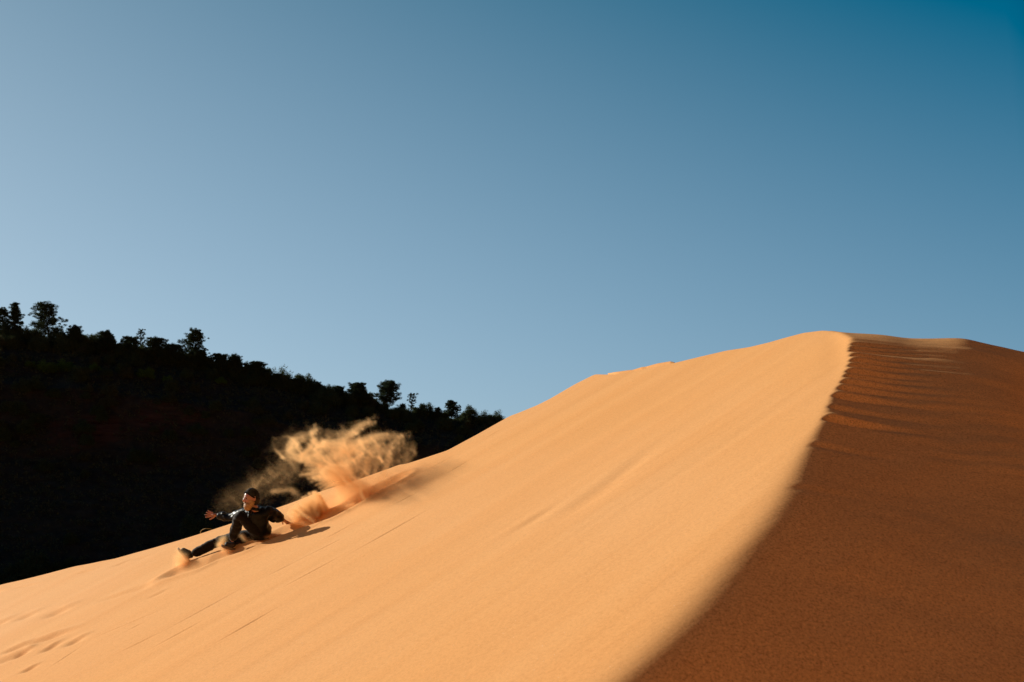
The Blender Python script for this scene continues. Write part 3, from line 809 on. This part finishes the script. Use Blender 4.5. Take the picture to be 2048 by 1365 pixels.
# knitted cap pushed back off the forehead, with a rolled rim
def capfn(x, y, z):
    lim = -0.10 + 0.72 * max(0, y) + (-.15 if y < -.3 else 0)
    return x, y, max(z, lim)
cap = mesh_py('cap', [wrinkle(ellip((0, -.006, .012), (.085, .104, .124), 36, 26, capfn), .006, 60, 4)], M_CAP, per)
rim = []
for i in range(37):
    b = 2 * math.pi * i / 36; x, y = math.sin(b), math.cos(b); lim = -0.10 + 0.72 * max(0, y) + (-.15 if y < -.3 else 0)
    k = math.sqrt(max(0, 1 - lim * lim)); rim.append(H(.087 * x * k, -.006 + .106 * y * k, .012 + .124 * lim))
mesh_py('cap_rim', [tube(rim, [.0105] * 37, 8)], M_CAP, cap)
# hair at the back and sides, full beard
mesh_py('hair', [wrinkle(ellip((0, -.040, -.030), (.078, .066, .072), 28, 18), .012, 70, 6)], M_HAIR, per)
def beardfn(x, y, z): return x * (1 - .25 * max(0, -z)), y + .22 * max(0, -z), z
bd = [wrinkle(ellip((0, .050, -.094), (.064, .056, .062), 30, 22, beardfn), .014, 80, 8)]
for s in (-1, 1): bd.append(wrinkle(ellip((s * .052, .024, -.055), (.024, .040, .048), 16, 12), .006, 80, 3))
bd.append(wrinkle(ellip((0, .098, -.047), (.030, .012, .008), 16, 10), .003, 90, 3))
mesh_py('beard', bd, M_BEARD, per)
for s in (-1, 1): mesh_py('eyebrow', [ellip((s * .030, .090, .020), (.019, .008, .0055), 14, 8)], M_HAIR, per)

# jacket: loose, with a hanging hem, wide sleeves and a standing collar
up = (neckb - pelvis).normalized()
jk_ch = [([mid(pelvis, spine, -.10), mid(pelvis, spine, .5), spine, chest, neckb + up * -.02], [.155, .150, .145, .155, .085]),
 ([chest, rsh, mid(rsh, rel, .5), rel, mid(rel, rwr, .5), mid(rel, rwr, .90)], [.155, .088, .068, .058, .050, .043]),
 ([chest, lsh, mid(lsh, lel, .5), lel, mid(lel, lwr, .5), mid(lel, lwr, .80)], [.155, .096, .085, .075, .060, .048])]
jk = [wrinkle(skin_verts(jk_ch, 3), .035, 9, 3)]
hem = at(548, 1043, 13.60)      # loose sleeve cloth hanging from the upper arm
jk.append(wrinkle(skin_verts([([mid(lsh, lel, .35), mid(lsh, lel, .6) + Vector((0, 0, -.06)), hem], [.075, .055, .026])], 3), .03, 16, 13))
hip2 = at(531, 1058, 13.55)
jk.append(wrinkle(skin_verts([([spine, hip2, at(531, 1070, 13.56)], [.10, .075, .05])], 3), .03, 14, 23))
jacket = mesh_py('jacket', jk, M_JACKET, per)
col = []
for i in range(19):
    b = 2 * math.pi * i / 18; q = neckb + Vector((math.cos(b) * .074, math.sin(b) * .07, .018 + .012 * math.sin(b * 2))); col.append(q)
mesh_py('collar', [wrinkle(tube(col, [.019] * 19, 10), .010, 30, 5)], M_JACKET, jacket)
lap = at(490, 1019, 13.36)
mesh_py('lapel', [wrinkle(skin_verts([([neckb + Vector((-.03, -.06, -.01)), at(500, 1024, 13.30), at(497, 1036, 13.27)], [.022, .028, .012])], 2), .012, 40, 5)], M_JACKET, jacket)

# trousers
tr_ch = [([mid(pelvis, spine, .15), pelvis], [.135, .130]),
 ([pelvis, lhip, mid(lhip, lkn, .5), lkn, mid(lkn, lan, .45), mid(lkn, lan, .94)], [.130, .108, .098, .074, .078, .066]),
 ([pelvis, rhip, mid(rhip, rkn, .5), rkn, mid(rkn, ran, .45), mid(rkn, ran, 1.0)], [.130, .105, .092, .072, .070, .058])]
mesh_py('trousers', [wrinkle(skin_verts(tr_ch, 3), .026, 12, 7)], M_TROUS, per)
# shoes: heel, ball, toe and a separate sole slab
def shoe(ankle, heel, ball, toe, sole_n):
    sh = wrinkle(skin_verts([([ankle + (ankle - ball).normalized() * .0, mid(ankle, mid(heel, ball, .4), .6), mid(ball, toe, .1), toe], [.060, .060, .050, .034]), ([mid(ankle, mid(heel, ball, .4), .6), heel], [.060, .046])], 3), .006, 30, 2)
    o = mesh_py('shoe', [sh], M_SHOE, per)
    d = (toe - heel).normalized(); n = (sole_n - d * sole_n.dot(d)).normalized(); s = d.cross(n)
    L = (toe - heel).length + .07; V = []; F = []
    ring = []
    for i in range(28):
        b = 2 * math.pi * i / 28; a = math.cos(b); w = math.sin(b)
        wid = .040 * (1.08 if a > 0.1 else .86) ; ring.append((a * L / 2, math.copysign(abs(w) ** .8, w) * wid))
    c0 = mid(heel, toe, .5) + n * .030
    for h_ in (0, .012, .024):
        k = 1.0 if h_ < .02 else .96
        for a, w in ring: V.append(tuple(c0 + d * a * k + s * w * k + n * h_ + n * (-.010 * (a / L * 2) ** 4)))
    m_ = len(ring)
    for l in range(2):
        for i in range(m_): F.append((l * m_ + i, l * m_ + (i + 1) % m_, (l + 1) * m_ + (i + 1) % m_, (l + 1) * m_ + i))
    F.append(tuple(range(m_))[::-1]); F.append(tuple(range(2 * m_, 3 * m_)))
    mesh_py('sole', [(V, F)], M_SOLE, o)
    return o
shoe(lan, at(470, 1094, 13.74), at(456, 1091, 13.72), at(449, 1088, 13.70), Vector((-.25, -.35, -1)))
shoe(ran, at(380, 1117, 14.06), at(368, 1104, 14.08), at(363, 1097, 14.09), Vector((-1, -.25, -.30)))

# ------------------------------------------------------------------ thrown sand
def grain_material():
    q = NT('sand_grains'); geo = q.n('ShaderNodeNewGeometry')
    col = q.ramp(geo.outputs['Random Per Island'], [(0, (0.88, 0.56, 0.24)), (1, (0.97, 0.80, 0.55))])
    d = q.n('ShaderNodeBsdfDiffuse'); t = q.n('ShaderNodeBsdfTranslucent'); m = q.n('ShaderNodeMixShader')
    q.l(col, d.inputs[0]); q.l(col, t.inputs[0]); m.inputs[0].default_value = 0.5
    q.l(d.outputs[0], m.inputs[1]); q.l(t.outputs[0], m.inputs[2]); q.l(m.outputs[0], q.out.inputs[0])
    return q.m
M_GRAIN = grain_material()
def catmull(pts, n):
    P = np.array(pts, float); P = np.vstack([2 * P[0] - P[1], P, 2 * P[-1] - P[-2]])
    t = np.linspace(0, len(P) - 3 - 1e-6, n); i = t.astype(int); f = (t - i)[:, None]
    p0, p1, p2, p3 = P[i], P[i + 1], P[i + 2], P[i + 3]
    return 0.5 * (2 * p1 + (p2 - p0) * f + (2 * p0 - 5 * p1 + 4 * p2 - p3) * f ** 2 + (3 * p1 - p0 - 3 * p2 + p3) * f ** 3)
def strand_points(rs, pts, w, n, fil=14, yc=13.9, ydep=0.22, w1=None, fade=0.0, hair=0.30):
    """grains along a bundle of filaments following a centre line; returns world points"""
    w1 = w if w1 is None else w1
    P = catmull(pts, 60); T = np.gradient(P, axis=0); T /= np.linalg.norm(T, axis=1)[:, None] + 1e-9
    Nn = np.stack([-T[:, 1], T[:, 0]], 1)
    out = []
    per = max(8, int(n / fil))
    for k in range(fil):
        t = rs.beta(1.15, 1.7, per) ** (1 + fade) * (0.86 + 0.34 * rs.random())
        t = np.clip(t, 0, 1); ii = t * 59
        c = np.stack([np.interp(ii, np.arange(60), P[:, j]) for j in (0, 1)], 1)
        nn = np.stack([np.interp(ii, np.arange(60), Nn[:, j]) for j in (0, 1)], 1)
        off0 = rs.normal() * 0.75; ph = rs.uniform(0, 6.28); fr = rs.uniform(1.5, 5)
        ww = w + (w1 - w) * t
        hv = rs.standard_t(3, size=per) * 0.7
        off = (off0 + 0.35 * np.sin(fr * t * 3 + ph) + hv * hair * (0.6 + 1.6 * rs.random())) * ww
        q = c + nn * off[:, None]
        dep = yc + (rs.normal() * ydep) + rs.normal(size=per) * ydep * 0.35 + 0.05 * np.sin(t * 5 + ph)
        u, v = uv(q[:, 0], q[:, 1])
        out.append(np.stack([u * dep, dep, v * dep], 1))
    return np.concatenate(out)
def blob_points(rs, c, r, n, yc, ydep):
    q = np.array(c) + rs.normal(size=(n, 2)) * np.array(r)
    dep = yc + rs.normal(size=n) * ydep; u, v = uv(q[:, 0], q[:, 1])
    return np.stack([u * dep, dep, v * dep], 1)
def dust_material(name, col, aniso):
    m = bpy.data.materials.new(name); m.use_nodes = True; t = m.node_tree
    t.nodes.remove(t.nodes['Principled BSDF']); v = t.nodes.new('ShaderNodeVolumePrincipled')
    v.inputs['Color'].default_value = (*col, 1); v.inputs['Density'].default_value = 1.0
    v.inputs['Anisotropy'].default_value = aniso; v.inputs['Density Attribute'].default_value = 'density'
    t.links.new(v.outputs[0], t.nodes['Material Output'].inputs['Volume'])
    return m
M_DUST = dust_material('airborne_sand', (0.94, 0.62, 0.30), 0.5)
def grains(name, pts, area, label, cat='sand spray', vox=(0.013, 0.040, 0.013), nfleck=3000, blur=1):
    """airborne sand: a fog volume whose density comes from the grain positions, plus a few coarse grains as real geometry"""
    pts = np.asarray(pts); z = dune_height(pts[:, 0], pts[:, 1]); pts = pts[pts[:, 2] > z + 0.002]
    rs = np.random.RandomState(3)
    lo = np.percentile(pts, 0.2, axis=0) - 0.06; hi = np.percentile(pts, 99.8, axis=0) + 0.06
    pts = pts[((pts > lo) & (pts < hi)).all(1)]
    n = np.maximum(4, np.ceil((hi - lo) / np.array(vox)).astype(int)); hi = lo + n * np.array(vox)
    Hh, _ = np.histogramdd(pts, bins=n, range=list(zip(lo, hi)))
    ker = np.array([.25, .5, .25])
    for ax_ in range(3):
        for _r in range(blur + (1 if ax_ == 1 else 0)):
            a = np.pad(Hh, [(1, 1) if k == ax_ else (0, 0) for k in range(3)])
            sl_ = lambda o: tuple(slice(o, o + Hh.shape[k]) if k == ax_ else slice(None) for k in range(3))
            Hh = a[sl_(0)] * .25 + a[sl_(1)] * .5 + a[sl_(2)] * .25
    dens = (Hh * area / np.prod(vox)).astype(np.float32)
    sel = pts[rs.permutation(len(pts))[:nfleck]]; N = len(sel)
    a = rs.normal(size=(N, 3, 3)); a /= np.linalg.norm(a, axis=2)[:, :, None]
    fl = (sel[:, None, :] + a * (0.0022 * (0.5 + rs.random(N)))[:, None, None]).reshape(-1, 3)
    nx, ny, nz = Hh.shape; M = nx * ny * nz
    gi = np.stack(np.meshgrid(*[lo[k] + (np.arange(Hh.shape[k]) + .5) * vox[k] for k in range(3)], indexing='ij'), -1).reshape(-1, 3)
    me = bpy.data.meshes.new(name); me.vertices.add(M + N * 3)
    me.vertices.foreach_set('co', np.concatenate([gi, fl]).astype(np.float32).ravel())
    me.loops.add(N * 3); me.loops.foreach_set('vertex_index', np.arange(M, M + N * 3, dtype=np.int32))
    me.polygons.add(N); me.polygons.foreach_set('loop_start', np.arange(0, N * 3, 3, dtype=np.int32)); me.polygons.foreach_set('loop_total', np.full(N, 3, np.int32))
    me.update(calc_edges=True); me.materials.append(M_GRAIN)
    at_ = me.attributes.new('dust', 'FLOAT', 'POINT'); at_.data.foreach_set('value', np.concatenate([dens.ravel(), np.zeros(N * 3, np.float32)]))
    o = bpy.data.objects.new(name, me); C.objects.link(o)
    g = bpy.data.node_groups.new(name + '_air', 'GeometryNodeTree')
    g.interface.new_socket('Geometry', in_out='INPUT', socket_type='NodeSocketGeometry'); g.interface.new_socket('Geometry', in_out='OUTPUT', socket_type='NodeSocketGeometry')
    N_ = g.nodes.new; L_ = g.links.new; gin = N_('NodeGroupInput'); gout = N_('NodeGroupOutput')
    vc = N_('GeometryNodeVolumeCube'); vc.inputs['Min'].default_value = tuple(lo); vc.inputs['Max'].default_value = tuple(hi)
    for k, r_ in zip('XYZ', (nx, ny, nz)): vc.inputs['Resolution ' + k].default_value = int(r_)
    pos = N_('GeometryNodeInputPosition')
    def vm(op, a_, b_):
        x = N_('ShaderNodeVectorMath'); x.operation = op; L_(a_, x.inputs[0])
        if b_ is not None: x.inputs[1].default_value = b_
        return x.outputs[0]
    q = vm('FLOOR', vm('DIVIDE', vm('SUBTRACT', pos.outputs[0], tuple(lo)), tuple(vox)), None)
    q = vm('MAXIMUM', q, (0, 0, 0)); q = vm('MINIMUM', q, (nx - 1, ny - 1, nz - 1))
    q = vm('MULTIPLY', q, (ny * nz, nz, 1)); sx = N_('ShaderNodeSeparateXYZ'); L_(q, sx.inputs[0])
    def ma(a_, b_):
        x = N_('ShaderNodeMath'); x.operation = 'ADD'; L_(a_, x.inputs[0]); L_(b_, x.inputs[1]) if b_ is not None else None
        return x
    m1 = ma(sx.outputs[0], sx.outputs[1]).outputs[0]; m2 = ma(m1, sx.outputs[2]).outputs[0]
    m3 = ma(m2, None); m3.inputs[1].default_value = 0.25
    si = N_('GeometryNodeSampleIndex'); si.data_type = 'FLOAT'; si.domain = 'POINT'
    na = N_('GeometryNodeInputNamedAttribute'); na.data_type = 'FLOAT'; na.inputs['Name'].default_value = 'dust'
    L_(gin.outputs[0], si.inputs['Geometry']); L_(na.outputs['Attribute'], si.inputs['Value']); L_(m3.outputs[0], si.inputs['Index'])
    L_(si.outputs[0], vc.inputs['Density'])
    sm_ = N_('GeometryNodeSetMaterial'); sm_.inputs['Material'].default_value = M_DUST; L_(vc.outputs[0], sm_.inputs['Geometry'])
    jg = N_('GeometryNodeJoinGeometry'); L_(gin.outputs[0], jg.inputs[0]); L_(sm_.outputs[0], jg.inputs[0]); L_(jg.outputs[0], gout.inputs[0])
    o.modifiers.new('air', 'NODES').node_group = g
    print(name, len(pts), (nx, ny, nz), 'max density', float(dens.max()))
    return tag(o, label, cat, kind='stuff')
rsd = np.random.RandomState(11); DMUL = 4.0
PL = []
def st(pts, w, n, **kw): PL.append(strand_points(rsd, pts, w, int(n * DN * DMUL), **kw))
DN = 0.42
# big plume: dense orange root, feathered left edge, curling veils above
st([(738, 986), (712, 976), (690, 962), (672, 948), (655, 938)], 11, 30000, w1=9, yc=13.95, fade=.2, fil=22)
st([(705, 1004), (700, 985), (690, 965), (682, 945), (680, 925)], 10, 20000, w1=12, yc=13.85, fil=20)
for tip in [(604,949),(611,932),(607,941),(616,957),(633,972),(622,964),(645,981),(600,951),(612,926),(640,976)]:
    sx, sy = 684 + (tip[0] - 620) * .25, 955 + (tip[1] - 955) * .3
    st([(sx, sy), ((sx + tip[0]) / 2, (sy + tip[1]) / 2 - 5), tip], 7, 3600, w1=1.6, yc=13.9, fade=.1, fil=7, hair=.3)
st([(690, 955), (668, 935), (640, 922), (615, 920), (603, 915)], 9, 9000, w1=5, yc=13.95, fil=14)
st([(700, 950), (690, 925), (680, 905), (690, 893), (720, 888)], 13, 16000, w1=10, yc=14.0, fil=18)
st([(660, 925), (690, 905), (720, 893), (748, 880), (775, 872)], 8, 10000, w1=5, yc=14.0, fil=14)
st([(612, 925), (640, 905), (668, 897), (690, 900), (712, 893), (733, 884)], 6, 8000, yc=14.0, fil=12)
# left lobe
st([(605, 922), (588, 912), (578, 897), (586, 882), (604, 872), (624, 868)], 7, 7500, w1=5, yc=14.05, fil=14)
st([(598, 915), (610, 905), (622, 893), (628, 880), (622, 868), (634, 862)], 6, 5200, w1=4, yc=14.05, fil=10)
st([(628, 878), (634, 892), (650, 890), (668, 893)], 4.5, 3800, yc=14.05, fil=8)
st([(640, 884), (655, 888), (680, 884), (700, 872), (712, 858), (728, 849), (750, 848)], 4.5, 6500, w1=3, yc=14.05, fil=10)
st([(650, 868), (680, 872), (705, 868), (722, 855), (742, 846)], 6, 2600, w1=4, yc=14.1, fil=9)
# right veils
st([(700, 905), (722, 886), (750, 874), (780, 873), (806, 870)], 5, 4800, w1=3, yc=14.05, fil=10)
st([(745, 965), (752, 930), (762, 905), (785, 885), (803, 872)], 7, 4500, w1=4, yc=14.05, fil=11)
st([(722, 975), (728, 940), (738, 912), (750, 893), (765, 884)], 10, 9500, w1=8, yc=14.0, fil=14)
st([(762, 955), (775, 925), (778, 900), (790, 885)], 6, 2600, w1=7, yc=14.1, fil=9)
st([(800, 932), (812, 915), (822, 898), (830, 885)], 8, 1300, w1=6, yc=14.15, fil=10)
st([(770, 945), (790, 925), (800, 900), (812, 884)], 12, 1900, w1=10, yc=14.15, fil=14)
st([(735, 992), (760, 975), (768, 955), (770, 940)], 7, 3800, w1=6, yc=13.95, fil=10)
# thin smoke drifting down the slope behind the person
st([(600, 910), (575, 925), (552, 942), (525, 962), (498, 978), (470, 1000)], 9, 2300, w1=14, yc=14.1, fil=18)
st([(598, 935), (570, 950), (545, 975), (520, 985)], 14, 1700, w1=12, yc=14.15, fil=16)
st([(520, 965), (480, 990), (445, 1020), (410, 1055)], 15, 1000, w1=18, yc=14.2, fil=20)
st([(470, 985), (440, 1005), (425, 1035), (418, 1060)], 10, 400, w1=12, yc=14.2, fil=12)
st([(542, 985), (562, 983), (582, 981), (591, 987), (594, 1000)], 4.0, 1500, w1=6, yc=14.0, fil=7)
DN = 0.46
def veil(c, r, ang, n, yc=14.0, amp=5.0, seed=0, fr=0.035, ydep=.34):
    n = int(n * DN * DMUL); q = rsd.normal(size=(n, 2)) * np.array(r); ca, sa = math.cos(R(ang)), math.sin(R(ang))
    q = np.stack([c[0] + q[:, 0] * ca + q[:, 1] * sa, c[1] - q[:, 0] * sa + q[:, 1] * ca], 1)
    lay = rsd.randint(0, 3, n)                           # three sheets of dust, each folded by its own gusts
    for sc_, am in ((fr * .8, amp * 1.15), (fr * 1.9, amp * .22)):
        for L_ in range(3):
            m = lay == L_; x = q[m, 0] * .7 * sc_ + q[m, 1] * .7 * sc_; y = (-q[m, 0] * .7 + q[m, 1] * .7) * sc_ * 1.9
            e = .08
            gx = (vnoise(x + e, y, seed + L_) - vnoise(x - e, y, seed + L_)) / e; gy = (vnoise(x, y + e, seed + L_) - vnoise(x, y - e, seed + L_)) / e
            q[m, 0] += am * (gx - .8 * gy); q[m, 1] += am * (gy * .9 + .5 * gx)
    dep = yc + (lay - 1) * .22 * ydep / .13 + rsd.normal(size=n) * ydep; u, v = uv(q[:, 0], q[:, 1])
    return PL.append(np.stack([u * dep, dep, v * dep], 1))
for c, r, a, n in [((588,893),(9,9),40,4200),((624,867),(10,4),30,1900),((632,890),(6,5),0,1500),((570,905),(10,10),45,1500),((661,893),(18,5),-8,4800),
    ((620,912),(13,6),25,4600),((653,916),(18,8),20,7000),((677,908),(14,7),20,4400),((701,865),(26,3.5),27,3200),((717,896),(12,7),25,4600),((745,882),(26,4),10,3000),((590,898),(20,14),40,2600),
    ((701,920),(18,11),20,9500),((677,932),(16,9),20,7500),((655,945),(13,7),20,5200),((688,955),(14,8),-35,8500),((709,975),(11,6),-35,6000),((730,984),(7,5),20,2800),
    ((745,905),(11,11),60,2800),((735,935),(13,11),60,3000),((765,912),(4,15),10,1900),((778,925),(8,11),20,1000),((795,890),(14,9),30,700),((815,905),(9,12),40,800),
    ((764,962),(8,8),0,900),((680,985),(10,8),0,1500),((540,950),(30,10),33,1500),((480,1000),(30,14),40,900)]:
    veil(c, r, a, n, seed=17)
plume = np.concatenate(PL); grains('sand_plume', plume, 1.15e-5 / DMUL, 'tall curling plume of sunlit orange sand thrown up behind the person', 'sand spray')
DN = 1.0
PL = []
for tip in [(627,985),(619,988),(611,993),(634,991),(640,1000),(646,1010),(602,1002),(592,1010),(583,1018),(577,1026),(580,1036),(606,996),(652,1024)]:
    st([(640 - (640 - tip[0]) * .12, 1036), ((640 + tip[0]) / 2 - 4, (1036 + tip[1]) / 2 + 2), tip], 5.5, 3600, w1=1.3, yc=13.72, ydep=.09, fade=.05, fil=6, hair=.2)
st([(660, 1030), (630, 1036), (600, 1043), (584, 1046)], 5, 10000, w1=5, yc=13.72, ydep=.06, fil=12)
PL.append(blob_points(rsd, (610, 1022), (15, 9), int(6000 * DN * DMUL), 13.72, .06))
st([(655, 1028), (648, 1010), (638, 994), (628, 986)], 2.2, 5000, yc=13.7, ydep=.05, fil=8)
st([(700, 1014), (690, 1008), (678, 1006), (664, 1016)], 5, 1700, yc=13.85, ydep=.06, fil=8)
st([(705, 1012), (690, 1000), (680, 985), (672, 975)], 8, 1900, yc=13.9, ydep=.06, fil=10)
st([(710, 1008), (690, 1016), (668, 1026)], 3, 3500, yc=13.75, ydep=.05, fil=8)
for c, r, a, n in [((612,1018),(15,9),30,3500),((640,1015),(7,12),0,2500),((595,1032),(10,6),20,2500)]: veil(c, r, a, n, 13.72, 2.0, 31, .08, .06)
grains('sand_burst', np.concatenate(PL), 1.15e-5 / DMUL, 'low fan of bright sand bursting up beside the dragging hand', 'sand spray')
PL = []
for tip in [(352,1100),(347,1115),(350,1128),(358,1108),(344,1140)]:
    st([(376, 1124), ((376 + tip[0]) / 2, (1124 + tip[1]) / 2 - 2), tip], 3.5, 900, w1=5, yc=14.0, ydep=.05, fil=7, hair=.3)
st([(412, 1128), (390, 1134), (368, 1139), (350, 1144)], 3, 2600, w1=4, yc=13.93, ydep=.03, fil=8)
PL.append(blob_points(rsd, (368, 1134), (6, 4), int(1300 * DN * DMUL), 13.93, .04))
PL.append(blob_points(rsd, (364, 1122), (9, 10), int(700 * DN * DMUL), 13.97, .05))
grains('foot_spray', np.concatenate(PL), 1.15e-5 / DMUL, 'small puff of sand thrown up by the heel of the outstretched foot', 'sand spray')
PL = []
PL.append(blob_points(rsd, (447, 1082), (4, 5), int(900 * DN * DMUL), 13.78, .03))
PL.append(blob_points(rsd, (441, 1090), (3, 3), int(800 * DN * DMUL), 13.76, .03))
st([(445, 1098), (455, 1102), (462, 1102)], 2, 900, yc=13.74, ydep=.02, fil=5)
st([(482, 1070), (488, 1076), (495, 1082), (510, 1084)], 2.0, 500, yc=13.5, ydep=.03, fil=6)
st([(530, 1076), (545, 1070), (560, 1066)], 2.5, 900, yc=13.55, ydep=.03, fil=6)
grains('shoe_spray', np.concatenate(PL), 1.15e-5 / DMUL, 'little spurts of sand around the planted shoe and under the seat of the trousers', 'sand spray')
